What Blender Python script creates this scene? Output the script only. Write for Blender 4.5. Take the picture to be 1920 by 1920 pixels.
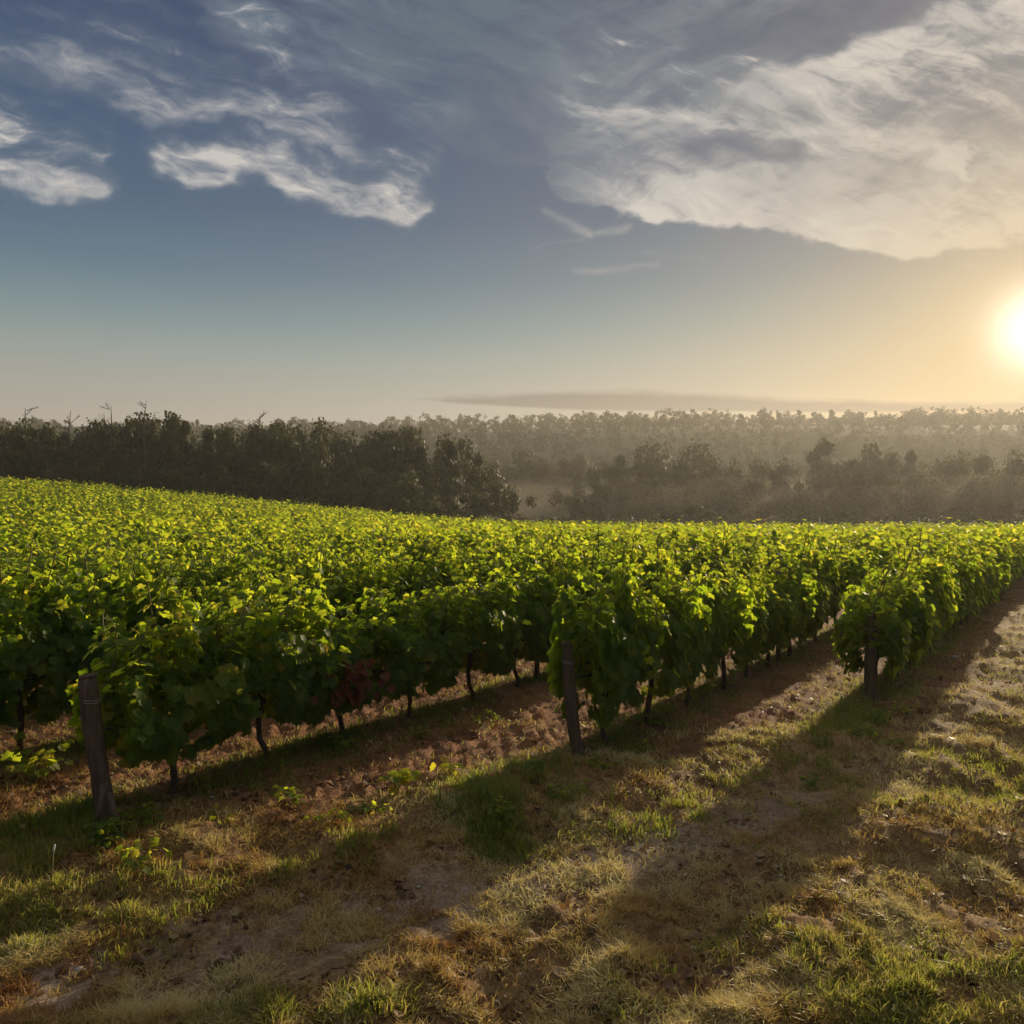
import bpy, math, random
import numpy as np
from mathutils import Vector
R = math.radians
rng = np.random.default_rng(7)
random.seed(7)
for o in list(bpy.data.objects): bpy.data.objects.remove(o)
S = bpy.context.scene
COL = S.collection

# ------------------------------------------------------------------ camera
HC, F = 2.45, 1500.0                      # eye height (m), focal length in photo pixels
cam_d = bpy.data.cameras.new('camera'); cam = bpy.data.objects.new('camera', cam_d); COL.objects.link(cam)
cam.location = (0, 0, HC); cam.rotation_euler = (R(90), 0, 0)
cam_d.sensor_width = 36; cam_d.lens = 36*F/1920; cam_d.clip_start = .05; cam_d.clip_end = 9000
S.camera = cam
S.view_settings.view_transform = 'Standard'; S.view_settings.look = 'None'
S.view_settings.exposure = 0.58; S.view_settings.gamma = 1
S.view_settings.use_curve_mapping = False
S.cycles.use_denoising = True
try: S.cycles.denoiser = 'OPENIMAGEDENOISE'
except Exception: pass
S.cycles.max_bounces = 7; S.cycles.volume_bounces = 1; S.cycles.transmission_bounces = 5; S.cycles.diffuse_bounces = 3
S.cycles.transparent_max_bounces = 6; S.cycles.sample_clamp_indirect = 6

# ------------------------------------------------------------------ node helper
class E:
    nt = None
    def __init__(s, v): s.v = v
    @staticmethod
    def _m(op, *a, clamp=False):
        n = E.nt.nodes.new('ShaderNodeMath'); n.operation = op; n.use_clamp = clamp
        for i, x in enumerate(a):
            x = x.v if isinstance(x, E) else x
            if isinstance(x, (int, float)): n.inputs[i].default_value = x
            else: E.nt.links.new(x, n.inputs[i])
        return E(n.outputs[0])
    def __add__(s, o): return E._m('ADD', s, o)
    __radd__ = __add__
    def __sub__(s, o): return E._m('SUBTRACT', s, o)
    def __rsub__(s, o): return E._m('SUBTRACT', o, s)
    def __mul__(s, o): return E._m('MULTIPLY', s, o)
    __rmul__ = __mul__
    def __truediv__(s, o): return E._m('DIVIDE', s, o)
    def __neg__(s): return E._m('MULTIPLY', s, -1.0)
    def exp(s): return E._m('EXPONENT', s)
    def sqrt(s): return E._m('SQRT', s)
    def pw(s, p): return E._m('POWER', s, p)
    def mx(s, o): return E._m('MAXIMUM', s, o)
    def mn(s, o): return E._m('MINIMUM', s, o)
    def cl(s): return E._m('ADD', s, 0.0, clamp=True)
    def step(s, a, b):
        n = E.nt.nodes.new('ShaderNodeMapRange'); n.interpolation_type = 'SMOOTHSTEP'
        E.nt.links.new(s.v, n.inputs[0]); n.inputs[1].default_value = a; n.inputs[2].default_value = b
        return E(n.outputs[0])
    def curve(s, pts, ux, vy):
        n = E.nt.nodes.new('ShaderNodeFloatCurve')
        x = (s-ux[0])/(ux[1]-ux[0]); E.nt.links.new(x.v, n.inputs['Value'])
        c = n.mapping.curves[0]
        P = [((a-ux[0])/(ux[1]-ux[0]), (b-vy[0])/(vy[1]-vy[0])) for a, b in pts]
        c.points[0].location = P[0]; c.points[1].location = P[-1]
        for p in P[1:-1]: c.points.new(*p)
        n.mapping.update()
        return E(n.outputs[0])*(vy[1]-vy[0])+vy[0]
def xyz(x, y, z=0.0):
    n = E.nt.nodes.new('ShaderNodeCombineXYZ')
    for i, a in enumerate((x, y, z)):
        if isinstance(a, E): E.nt.links.new(a.v, n.inputs[i])
        else: n.inputs[i].default_value = a
    return n.outputs[0]
def noise(vec, scale, detail=4, rough=.55, dist=0.0):
    n = E.nt.nodes.new('ShaderNodeTexNoise'); n.inputs['Scale'].default_value = scale
    n.inputs['Detail'].default_value = detail; n.inputs['Roughness'].default_value = rough
    n.inputs['Distortion'].default_value = dist
    if vec is not None: E.nt.links.new(vec, n.inputs['Vector'])
    return n
def mixc(f, a, b, mode='MIX'):
    n = E.nt.nodes.new('ShaderNodeMix'); n.data_type = 'RGBA'; n.blend_type = mode
    for sock, x in ((n.inputs[0], f), (n.inputs[6], a), (n.inputs[7], b)):
        x = x.v if isinstance(x, E) else x
        if isinstance(x, (int, float)): sock.default_value = x
        elif isinstance(x, tuple): sock.default_value = (*x, 1)
        else: E.nt.links.new(x, sock)
    return n.outputs[2]
def srgb(r, g, b):
    f = lambda c: (c/255/12.92) if c <= 10 else ((c/255+.055)/1.055)**2.4
    return (f(r), f(g), f(b))
def ramp(fac, stops):
    n = E.nt.nodes.new('ShaderNodeValToRGB'); e = n.color_ramp.elements
    while len(e) < len(stops): e.new(.5)
    for i, (p, c) in enumerate(stops): e[i].position = p; e[i].color = (*c, 1)
    E.nt.links.new(fac.v if isinstance(fac, E) else fac, n.inputs[0])
    return n.outputs[0]

# ------------------------------------------------------------------ sun direction
SUN_EL, SUN_AZ = R(10.9), R(33.8)         # azimuth clockwise from +Y
sd = Vector((math.sin(SUN_AZ)*math.cos(SUN_EL), math.cos(SUN_AZ)*math.cos(SUN_EL), math.sin(SUN_EL)))
gl = Vector((990, 1500, 345)).normalized()   # centre of the glare

# ------------------------------------------------------------------ world
W = bpy.data.worlds.new('World'); S.world = W; W.use_nodes = True
nt = W.node_tree; nt.nodes.clear(); E.nt = nt
out = nt.nodes.new('ShaderNodeOutputWorld'); bg = nt.nodes.new('ShaderNodeBackground')
nt.links.new(bg.outputs[0], out.inputs[0])
sky = nt.nodes.new('ShaderNodeTexSky'); sky.sky_type = 'NISHITA'; sky.sun_disc = False
sky.sun_elevation = SUN_EL; sky.sun_rotation = SUN_AZ; sky.dust_density = 2.0; sky.air_density = 1.2
tc = nt.nodes.new('ShaderNodeTexCoord'); sp = nt.nodes.new('ShaderNodeSeparateXYZ')
nt.links.new(tc.outputs['Generated'], sp.inputs[0])
dx, dy, dz = (E(sp.outputs[i]) for i in range(3))
dyc = dy.mx(.2)
U0 = dx/dyc*15.0+9.6; V0 = 9.6-dz/dyc*15.0
el = E._m('ARCSINE', dz)*(180/math.pi)     # elevation in degrees
# clear air: colour by elevation
G = [(-.5, (150,138,128)), (0, (168,152,143)), (5, (170,160,150)), (8, (160,160,153)), (10.5, (142,155,154)), (13, (110,138,148)), (16, (78,112,136)),
     (20, (52,88,122)), (26, (34,70,112)), (33, (24,56,98)), (60, (6,34,80))]
base = ramp((el+.5)/60.5, [((e+.5)/60.5, srgb(*c)) for e, c in G])
# Nishita sky gives part of the light and colour
nis = mixc(1.0, sky.outputs[0], (.055, .055, .055), 'MULTIPLY')
col = mixc(.10, base, nis)
# wisps of cloud: directions warped by noise
w1 = noise(xyz(U0*.55, V0*.8, 3.1), .9, 3, .5); w2 = noise(xyz(U0, V0*1.6, 7.7), 1.2, 4, .5)
s1 = nt.nodes.new('ShaderNodeSeparateColor'); nt.links.new(w1.outputs['Color'], s1.inputs[0])
s2 = nt.nodes.new('ShaderNodeSeparateColor'); nt.links.new(w2.outputs['Color'], s2.inputs[0])
U = U0+(E(s1.outputs[0])-.5)*1.5+(E(s2.outputs[0])-.5)*1.1
V = V0+(E(s1.outputs[1])-.5)*1.1+(E(s2.outputs[1])-.5)*.75
def stroke(u, v, x0, y0, x1, y1, w, a):
    bx, by = x1-x0, y1-y0; L = bx*bx+by*by
    px, py = u-x0, v-y0
    t = ((px*bx+py*by)/L).cl()
    ex, ey = px-t*bx, py-t*by
    return (-(ex*ex+ey*ey)/(w*w)).exp()*a
def union(items):
    r = None
    for i in items: r = i if r is None else r.mx(i)
    return r
edge = V.v and U.curve([(-5,-3),(2.5,-2.2),(3.4,-.2),(4.4,1.1),(6,2.0),(7.6,2.55),(8.6,3.0),(9.6,3.15),(10.2,3.2),(10.6,3.75),(11.9,4.1),(14,4.35),(16.5,4.7),(17.6,4.75),(19,4.5),(25,4.0)], (-5,25), (-3,5))
d = edge-V
# fibrous texture, combed along the wind
ca, sa = math.cos(R(18)), math.sin(R(18))
A1 = U0*ca+V0*sa; A2 = V0*ca-U0*sa
cb, sb_ = math.cos(R(-24)), math.sin(R(-24))
B1 = U0*cb+V0*sb_; B2 = V0*cb-U0*sb_
wpx = (E(s1.outputs[2])-.5)*1.6
fibx = E(noise(xyz(A1*.55+(E(s2.outputs[0])-.5)*.8, A2*1.7+wpx, 4.0), 1.7, 8, .62, .25).outputs[0])
fib = E(noise(xyz(A1*.28, A2*1.15+wpx, 1.0), 1.3, 7, .6, .3).outputs[0])
fib2 = E(noise(xyz(B1*.22, B2*1.3+wpx, 5.0), 1.2, 7, .6, .3).outputs[0])
big = E(noise(xyz(U0*.3, V0*.5, 9.0), 1.0, 3, .5).outputs[0])
rightness = U0.step(9.3, 12.5)
fibm = fib*(1-rightness)+fib2*rightness
det = (E(s2.outputs[2])-.5)*.5+(fibx-.5)*.35
def layer(pts, decay, u0, u1, fu, a, soft=.26, flip=False):
    e_ = U.curve(pts, (-3, 24), (-3, 6)); q = (V-e_) if flip else (e_-V)
    q = q+det*.9-(fibx-.5)*.5
    q2 = q.mx(0.0)*(1.6-(fib-.5)*4.0-(fibx-.5)*3.0).mx(.35)
    return q.step(-soft*.4, soft*1.3)*(-((q2/decay).pw(1.25))).exp()*U.step(u0-fu, u0+fu)*(1-U.step(u1-fu, u1+fu))*a
soft_t = ((fibx-.5)*1.3+(fib-.5)*1.0+.98)
bodyv = (d.step(-.15, .9)*(1-rightness)+d.step(-.06, .32)*rightness)*((fibm-.5)*2.4+(fibx-.5)*1.2+.68+(big-.5)*1.5)
hem = d.step(-.04, .16)*(-(d.mx(0.0))/1.5).exp()
gaps = union([stroke(U, V, 12.9,2.85,14.8,2.8,.26,.9), stroke(U, V, 13.2,.9,16.6,.2,.5,.7), stroke(U, V, 10.8,1.0,13.2,.9,.4,.4), stroke(U, V, 8.0,1.3,10.0,2.2,.45,.45)])
brt = union([layer([(-3,2.3),(10.6,2.35),(11.5,2.55),(12.5,2.6),(14,2.55),(15.5,2.75),(17,3.1),(18.5,3.75),(20,4.3),(24,5)], .9, 10.6, 30, .5, .9, .25),
    layer([(-3,2.6),(11,2.0),(13,1.6),(14.5,1.15),(16,.75),(17.5,.2),(19,-.4),(24,-2)], 2.4, 14.2, 30, 1.4, .95, .30, True), hem*rightness*.95])
brt = (brt*soft_t).cl()
body = (bodyv*(1-gaps)*(1-rightness*.1)+brt*.8*(1-gaps*.8)+hem*.12*(1-rightness)).cl()
fing = union([layer([(-3,2.6),(-1,3.2),(0,3.5),(1.2,3.78),(1.9,3.85),(2.3,3.7),(3,3.2),(24,3)], 1.5, -9, 2.15, .25, 1.0),
    layer([(-3,2.6),(2.6,2.95),(3.4,3.35),(4.0,3.5),(4.6,3.46),(5.0,3.40),(5.6,3.60),(6.2,3.9),(6.9,4.12),(7.5,4.15),(8.0,4.0),(8.4,3.7),(24,3)], 1.5, 3.0, 8.15, .3, 1.05),
    layer([(-3,2.2),(2.0,2.2),(3.0,2.35),(4.2,2.4),(5.2,2.65),(5.8,2.8),(6.6,3.25),(7.3,3.6),(24,4)], 1.9, 1.8, 7.0, .8, .9, .25),
    layer([(-3,1.9),(0,1.8),(2,2.0),(4,2.2),(24,2.2)], 2.6, -9, 4.0, 1.2, .6, .5)])
fing = (fing*soft_t).cl()
smal = union([stroke(U0+(U-U0)*.5, V0+(V-V0)*.25, *q) for q in [(10.25,4.05,11.0,4.36,.14,.7), (11.0,4.36,11.7,4.25,.12,.5), (9.9,4.68,10.9,4.5,.05,.4), (10.9,5.06,12.3,4.98,.11,.6), (12.0,4.72,13.2,4.9,.10,.4)]])
smal = (smal*1.1-(1-fib2)*.7+.2).cl()*(smal*3).cl()
cm = union([body, fing, smal])
# behind, up to the overhead fill, the cover simply continues as the curve and noise give it
ang = E._m('ARCCOSINE', (dx*gl.x+dy*gl.y+dz*gl.z).mn(.99999))*(180/math.pi)   # degrees from the sun
near = (-ang/10.0).exp()
lum = ((fing+smal*.7).cl()*.95+hem*.18*(1-rightness)+rightness*(.10+.5*(fibm-.35))+brt*.85+near*.2).cl()
cc = ramp(lum, [(0, srgb(70,96,118)), (.35, srgb(108,124,140)), (.7, srgb(176,176,178)), (1, srgb(206,202,196))])
cc = mixc((near*.9).cl(), cc, srgb(212,200,176))
col = mixc((cm*.94).cl(), col, cc)
# warm air round the sun
def glow(c, k): 
    return mixc(1.0, mixc(1.0, (1,1,1), c, 'MULTIPLY'), xyz(k, k, k), 'MULTIPLY')
lowm = (1-el.step(3, 20)*.75)
col = mixc(((-ang/12.0).exp()*lowm*1.15).mn(.9), col, srgb(190,150,92))
col = mixc((-ang/4.0).exp().mn(.85), col, srgb(218,184,126))
# grey bar of cloud low over the ridge
wl = E(noise(xyz(U0*.6, V0*3, 2.2), 1.5, 5, .6).outputs[0])-.5
bar = U0.curve([(5,7.46),(6.9,7.45),(9,7.38),(11,7.30),(13,7.36),(15,7.46),(19,7.5),(25,7.45)], (5,25), (7,8))
bot = U0.curve([(5,7.47),(6.9,7.46),(9,7.6),(11,7.70),(13,7.72),(16,7.74),(19,7.72),(25,7.72)], (5,25), (7,8))
bm = (V0-bar+wl*.22).step(-.03, .13)*(bot-V0+wl*.03).step(-.02, .05)*U0.step(6.6, 8.2)
col = mixc(bm*1.0, col, mixc((near*1.3).cl(), srgb(122,117,114), srgb(166,136,102)))
core = (-(ang/2.2).pw(2.4)).exp()
col = mixc(1.0, col, glow((1.0, .96, .88), core*.9+(-(ang/4.2).pw(1.6)).exp()*.16), 'ADD')
# even bright zone overhead, out of view, added as ambient fill for shaded ground
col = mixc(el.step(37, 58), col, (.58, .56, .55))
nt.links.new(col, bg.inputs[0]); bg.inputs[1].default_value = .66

sl = bpy.data.lights.new('sun', 'SUN'); sun = bpy.data.objects.new('sun', sl); COL.objects.link(sun)
sl.energy = 5.0; sl.angle = R(.6); sl.color = (1, .80, .52)
sun.rotation_euler = (-sd).to_track_quat('-Z', 'Y').to_euler()

# ------------------------------------------------------------------ mesh helpers
def mesh_np(name, verts, faces_flat, counts, mat, parent=None, attrs=None, smooth=False, link=True, loc=None):
    me = bpy.data.meshes.new(name)
    nv, nl, nf = len(verts), len(faces_flat), len(counts)
    me.vertices.add(nv); me.vertices.foreach_set('co', np.asarray(verts, np.float32).ravel())
    me.loops.add(nl); me.loops.foreach_set('vertex_index', np.asarray(faces_flat, np.int32))
    me.polygons.add(nf)
    st = np.zeros(nf, np.int32); st[1:] = np.cumsum(counts)[:-1]
    me.polygons.foreach_set('loop_start', st)
    for k, a in (attrs or {}).items():
        at = me.attributes.new(k, 'FLOAT', 'POINT'); at.data.foreach_set('value', np.asarray(a, np.float32))
    if smooth: me.polygons.foreach_set('use_smooth', np.ones(nf, bool))
    me.update(calc_edges=True); me.validate()
    for m in (mat if isinstance(mat, (list, tuple)) else [mat]): me.materials.append(m)
    o = bpy.data.objects.new(name, me)
    if link: COL.objects.link(o)
    if parent is not None: o.parent = parent
    if loc is not None: o.location = loc
    return o
def tag(o, label=None, cat=None, group=None, kind=None):
    if label: o['label'] = label
    if cat: o['category'] = cat
    if group: o['group'] = group
    if kind: o['kind'] = kind
    return o
def empty(name, loc, rz=0.0, sc=1.0):
    o = bpy.data.objects.new(name, None); COL.objects.link(o); o.location = loc; o.rotation_euler = (0, 0, rz)
    o.scale = (sc, sc, sc) if not isinstance(sc, tuple) else sc
    o.empty_display_size = .1
    return o
def norm(v): return v/np.maximum(np.linalg.norm(v, axis=-1, keepdims=True), 1e-9)
def hash2(ix, iy, s=0):
    h = (ix.astype(np.int64)*374761393+iy.astype(np.int64)*668265263+s*982451653) & 0xFFFFFFFF
    h = ((h ^ (h >> 13))*1274126177) & 0xFFFFFFFF
    return ((h ^ (h >> 16)) & 0xFFFF)/65535.0
def vnoise(x, y, s=0):
    x = np.asarray(x, float); y = np.asarray(y, float)
    ix, iy = np.floor(x), np.floor(y); fx, fy = x-ix, y-iy
    fx = fx*fx*(3-2*fx); fy = fy*fy*(3-2*fy); ix = ix.astype(np.int64); iy = iy.astype(np.int64)
    a, b = hash2(ix, iy, s), hash2(ix+1, iy, s); c, d_ = hash2(ix, iy+1, s), hash2(ix+1, iy+1, s)
    return (a*(1-fx)+b*fx)*(1-fy)+(c*(1-fx)+d_*fx)*fy
def fbm(x, y, oct=4, s=0):
    r = 0; a = .5; t = 0
    for i in range(oct): r = r+a*vnoise(x*2**i+17.3*i, y*2**i-9.1*i, s+i); t += a; a *= .5
    return r/t
def sst(a, b, x):
    t = np.clip((np.asarray(x, float)-a)/(b-a), 0, 1); return t*t*(3-2*t)
class Tubes:
    """tapered tubes collected in one mesh"""
    def __init__(s): s.v = []; s.f = []; s.n = 0
    def add(s, pts, rad, sides=6, cap=True, lump=0.0):
        pts = np.asarray(pts, float); m = len(pts)
        tang = np.gradient(pts, axis=0); tang = norm(tang)
        ref = np.array([0, 0, 1.0]) if abs(tang[0][2]) < .9 else np.array([1.0, 0, 0])
        base = s.n
        for i in range(m):
            a = norm(np.cross(tang[i], ref)); b = np.cross(tang[i], a)
            for k in range(sides):
                th = 2*math.pi*k/sides
                r = rad[i]*(1+lump*(random.random()-.5)*2)
                s.v.append(pts[i]+r*(math.cos(th)*a+math.sin(th)*b))
        for i in range(m-1):
            for k in range(sides):
                k2 = (k+1) % sides
                s.f.append((base+i*sides+k, base+i*sides+k2, base+(i+1)*sides+k2, base+(i+1)*sides+k))
        if cap:
            s.f.append(tuple(base+(m-1)*sides+k for k in range(sides)))
            s.f.append(tuple(base+k for k in reversed(range(sides))))
        s.n += m*sides
    def build(s, name, mat, parent=None, smooth=True, link=True):
        fl = [i for f in s.f for i in f]; ct = [len(f) for f in s.f]
        return mesh_np(name, np.array(s.v), fl, ct, mat, parent, None, smooth, link)

# ------------------------------------------------------------------ lie of the land
D = np.array([.5878, .8090]); N = np.array([.8090, -.5878])     # along the rows / across them
def terrain(x, y):
    x = np.asarray(x, float); y = np.asarray(y, float)
    a = sst(10, 88, y)
    left = np.logaddexp(0, -(x+3)/6)*6; left = 105*(1-np.exp(-left/105.))
    z = .125*left*a - .75*sst(15, 80, y)
    z = z - 4.5*sst(97, 150, y) + 2*sst(60, 200, np.abs(x-40))*sst(60, 140, y)*0
    ridge = 57+2*np.sin(x/90.+1.0)+10*sst(-150, 380, x)
    z = z*(1-.9*sst(200, 420, y)) + ridge*sst(215, 590, y)
    return z
def pix(px, py, Y):   # pixel at depth Y -> world
    return np.array([(px-960)/F*Y, Y, HC-(py-960)/F*Y])
def gpt(px, py):      # pixel on flat ground
    Y = HC*F/(py-960); return np.array([(px-960)/F*Y, Y])
ROWN = [-2.25-2.02*k if k > 1 else (-2.25, -4.02)[k] for k in range(62)]
ROW_S0 = [10.80, 6.57, 3.14]+[3.14-3.55*k for k in range(1, 70)]
TRACK = np.array([gpt(-600, 2150), gpt(0, 1865), gpt(500, 1745), gpt(900, 1665), gpt(1300, 1565), gpt(1500, 1500), gpt(1700, 1420), gpt(1850, 1300), gpt(1960, 1180)])
def dist_poly(x, y, P):
    best = np.full(np.shape(x), 1e9)
    for (ax, ay), (bx, by) in zip(P[:-1], P[1:]):
        L = (bx-ax)**2+(by-ay)**2
        t = np.clip(((x-ax)*(bx-ax)+(y-ay)*(by-ay))/L, 0, 1)
        best = np.minimum(best, np.hypot(x-ax-t*(bx-ax), y-ay-t*(by-ay)))
    return best
def zones(x, y):
    """how much each ground point belongs to: vineyard interior, strip under a row, wheel track"""
    n = x*N[0]+y*N[1]; s = x*D[0]+y*D[1]
    k = np.clip(np.round((-2.25-n)/2.02), 0, 61).astype(int)
    rn = np.array(ROWN)[k]; s0 = np.array(ROW_S0)[k]
    # headland line, smooth in n
    s0s = np.interp(-n, [-20, 2.25, 4.02, 6.09, 8.3, 100], [60, 10.8, 6.57, 3.14, -.6, -160])
    inside = sst(-.9, .5, s-s0s+.6*(fbm(x*1.1, y*1.1, 3, 5)-.5))*sst(-1.3, -1.75, n)*(1-sst(92, 97, y))
    under = np.exp(-((n-rn)/(.34+.25*fbm(x*1.3, y*1.3, 2, 55)))**2)*sst(-3.0, -1.0, s-s0+1.2*(fbm(x*1.2, y*1.2, 3, 66)-.5))*(1-sst(92, 97, y))
    track = np.exp(-(dist_poly(x, y, TRACK)/.42)**2)*(1-.8*sst(1.8, 3.8, x))*(.5+.5*sst(.35, .6, fbm(x*1.5, y*1.5, 3, 99)))
    return inside, under, track
def relief(x, y):
    r = np.hypot(x, y)
    inside, under, track = zones(x, y)
    f = 1-sst(14, 40, r)
    clod = np.abs(fbm(x*6, y*6, 3, 11)-.5)*.20+np.abs(fbm(x*16, y*16, 2, 15)-.5)*.08
    tuft = (fbm(x*1.7, y*1.7, 4, 21)-.5)*.30+np.abs(fbm(x*5.5, y*5.5, 3, 25)-.5)*.16
    z = inside*(1-under)*clod+under*(.07+.05*fbm(x*5, y*5, 3, 31))+(1-inside)*(1-.75*track)*tuft-track*.05
    return z*f
def ground_z(x, y): return terrain(x, y)+relief(x, y)

# ------------------------------------------------------------------ materials
def new_mat(name):
    m = bpy.data.materials.new(name); m.use_nodes = True; m.node_tree.nodes.clear(); E.nt = m.node_tree
    o = m.node_tree.nodes.new('ShaderNodeOutputMaterial'); return m, o
def attr(name):
    n = E.nt.nodes.new('ShaderNodeAttribute'); n.attribute_name = name; return E(n.outputs['Fac'])
def leaf_mat(name, stops, tstops, tfac=.5, rough=.5, spec=.35, hue_noise=None):
    m, o = new_mat(name); L = m.node_tree.links
    r = attr('rnd')
    oi = E.nt.nodes.new('ShaderNodeObjectInfo'); r = (r*.86+E(oi.outputs['Random'])*.14).cl()
    c = ramp(r, stops); t = ramp(r, tstops)
    p = E.nt.nodes.new('ShaderNodeBsdfPrincipled'); L.new(c, p.inputs['Base Color']); p.inputs['Roughness'].default_value = rough
    p.inputs['Specular IOR Level'].default_value = spec
    tr = E.nt.nodes.new('ShaderNodeBsdfTranslucent'); L.new(t, tr.inputs[0])
    mx = E.nt.nodes.new('ShaderNodeMixShader'); mx.inputs[0].default_value = tfac
    L.new(p.outputs[0], mx.inputs[1]); L.new(tr.outputs[0], mx.inputs[2]); L.new(mx.outputs[0], o.inputs[0])
    return m
M = {}
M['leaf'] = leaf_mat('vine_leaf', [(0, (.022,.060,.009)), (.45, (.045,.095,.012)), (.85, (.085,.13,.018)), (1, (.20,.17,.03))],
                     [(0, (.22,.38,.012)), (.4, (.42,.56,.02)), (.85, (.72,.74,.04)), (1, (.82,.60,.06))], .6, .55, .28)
M['redleaf'] = leaf_mat('red_leaf', [(0, (.09,.014,.008)), (1, (.16,.05,.012))], [(0, (.24,.03,.01)), (1, (.34,.12,.02))], .5)
M['grass'] = leaf_mat('green_grass', [(0, (.035,.075,.012)), (.45, (.085,.125,.022)), (.75, (.20,.19,.05)), (1, (.34,.27,.11))],
                      [(0, (.14,.24,.02)), (.5, (.34,.38,.04)), (1, (.52,.40,.12))], .5, .5, .3)
M['straw'] = leaf_mat('dry_grass', [(0, (.22,.085,.026)), (.35, (.44,.28,.095)), (1, (.62,.54,.27))],
                      [(0, (.26,.12,.03)), (.4, (.46,.36,.09)), (1, (.60,.52,.20))], .42, .6, .3)
M['litter'] = leaf_mat('fallen_leaf', [(0, (.06,.030,.016)), (.6, (.15,.085,.038)), (1, (.30,.22,.11))],
                       [(0, (.12,.05,.02)), (1, (.28,.17,.06))], .3, .6, .3)
M['tree'] = leaf_mat('tree_leaf', [(0, (.024,.027,.009)), (.6, (.034,.038,.012)), (1, (.050,.046,.015))],
                     [(0, (.06,.08,.012)), (1, (.11,.11,.02))], .22, .65, .2)
M['paletree'] = leaf_mat('pale_bush_leaf', [(0, (.12,.14,.12)), (1, (.24,.26,.22))], [(0, (.12,.14,.08)), (1, (.2,.2,.12))], .3, .65, .2)
def bark(name, c1, c2, sc=18, stretch=8):
    m, o = new_mat(name); L = m.node_tree.links
    t = E.nt.nodes.new('ShaderNodeTexCoord'); mp = E.nt.nodes.new('ShaderNodeMapping'); mp.inputs['Scale'].default_value = (stretch, stretch, 1)
    L.new(t.outputs['Object'], mp.inputs[0])
    a = noise(mp.outputs[0], sc/4, 6, .65, .4); b = noise(t.outputs['Object'], 3, 3)
    c = ramp((E(a.outputs[0])*.75+E(b.outputs[0])*.25-.5)*2.2+.5, [(0, c1), (1, c2)])
    p = E.nt.nodes.new('ShaderNodeBsdfPrincipled'); L.new(c, p.inputs['Base Color']); p.inputs['Roughness'].default_value = .85
    bp = E.nt.nodes.new('ShaderNodeBump'); bp.inputs['Strength'].default_value = .9; bp.inputs['Distance'].default_value = .012
    L.new(a.outputs[0], bp.inputs['Height']); L.new(bp.outputs[0], p.inputs['Normal']); L.new(p.outputs[0], o.inputs[0])
    return m
M['post'] = bark('weathered_wood', (.020,.012,.008), (.135,.085,.055))
M['vinebark'] = bark('vine_bark', (.022,.014,.010), (.085,.055,.038), 30, 6)
M['treebark'] = bark('tree_bark', (.03,.025,.02), (.09,.075,.06), 6, 3)
M['cane'] = bark('green_cane', (.07,.08,.02), (.16,.13,.05), 10, 2)
def plain(name, c, rough=.6, metal=0.0, var=.25):
    m, o = new_mat(name); L = m.node_tree.links
    t = E.nt.nodes.new('ShaderNodeTexCoord'); a = noise(t.outputs['Object'], 25, 4)
    cc = ramp(a.outputs[0], [(.25, tuple(x*(1-var) for x in c)), (.75, tuple(min(1, x*(1+var)) for x in c))])
    p = E.nt.nodes.new('ShaderNodeBsdfPrincipled'); L.new(cc, p.inputs['Base Color']); p.inputs['Roughness'].default_value = rough; p.inputs['Metallic'].default_value = metal
    L.new(p.outputs[0], o.inputs[0]); return m
M['wire'] = plain('wire_metal', (.30,.29,.28), .5, .7)
M['stone'] = plain('ochre_stone', (.34,.22,.11), .8)
M['limestone'] = plain('grey_stone', (.36,.33,.29), .85)
M['stake'] = plain('pale_plastic', (.55,.56,.56), .5)
# ground
m, o = new_mat('ground_soil'); L = m.node_tree.links
g = E.nt.nodes.new('ShaderNodeNewGeometry'); pos = g.outputs['Position']
n1 = E(noise(pos, .9, 5, .6).outputs[0]); n2 = E(noise(pos, 9, 6, .65).outputs[0]); n3 = E(noise(pos, 45, 4, .7).outputs[0])
mixn = (n1*.25+n2*.38+n3*.37-.5)*3.3+.5
soil = ramp(mixn, [(0, (.050,.021,.010)), (.35, (.145,.060,.027)), (.65, (.25,.118,.055)), (1, (.36,.225,.13))])
turf = ramp(mixn, [(0, (.050,.034,.014)), (.4, (.15,.080,.031)), (.7, (.28,.175,.07)), (1, (.38,.28,.13))])
trk = ramp(mixn, [(0, (.12,.078,.052)), (.4, (.24,.165,.115)), (.75, (.34,.27,.21)), (1, (.46,.39,.31))])
far_ = ramp((n1-.5)*2+.5, [(0, (.035,.045,.015)), (1, (.08,.09,.03))])
c = mixc(attr('inside'), turf, soil); c = mixc((attr('track')*.95).cl(), c, trk); c = mixc(attr('under'), c, mixc(.5, turf, soil)); c = mixc(attr('far'), c, far_)
p = E.nt.nodes.new('ShaderNodeBsdfPrincipled'); L.new(c, p.inputs['Base Color']); p.inputs['Roughness'].default_value = .9; p.inputs['Specular IOR Level'].default_value = .2
bp = E.nt.nodes.new('ShaderNodeBump'); bp.inputs['Strength'].default_value = 1; bp.inputs['Distance'].default_value = .05
L.new((n2*.5+n3*.5).v, bp.inputs['Height']); L.new(bp.outputs[0], p.inputs['Normal']); L.new(p.outputs[0], o.inputs[0])
M['ground'] = m

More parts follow.
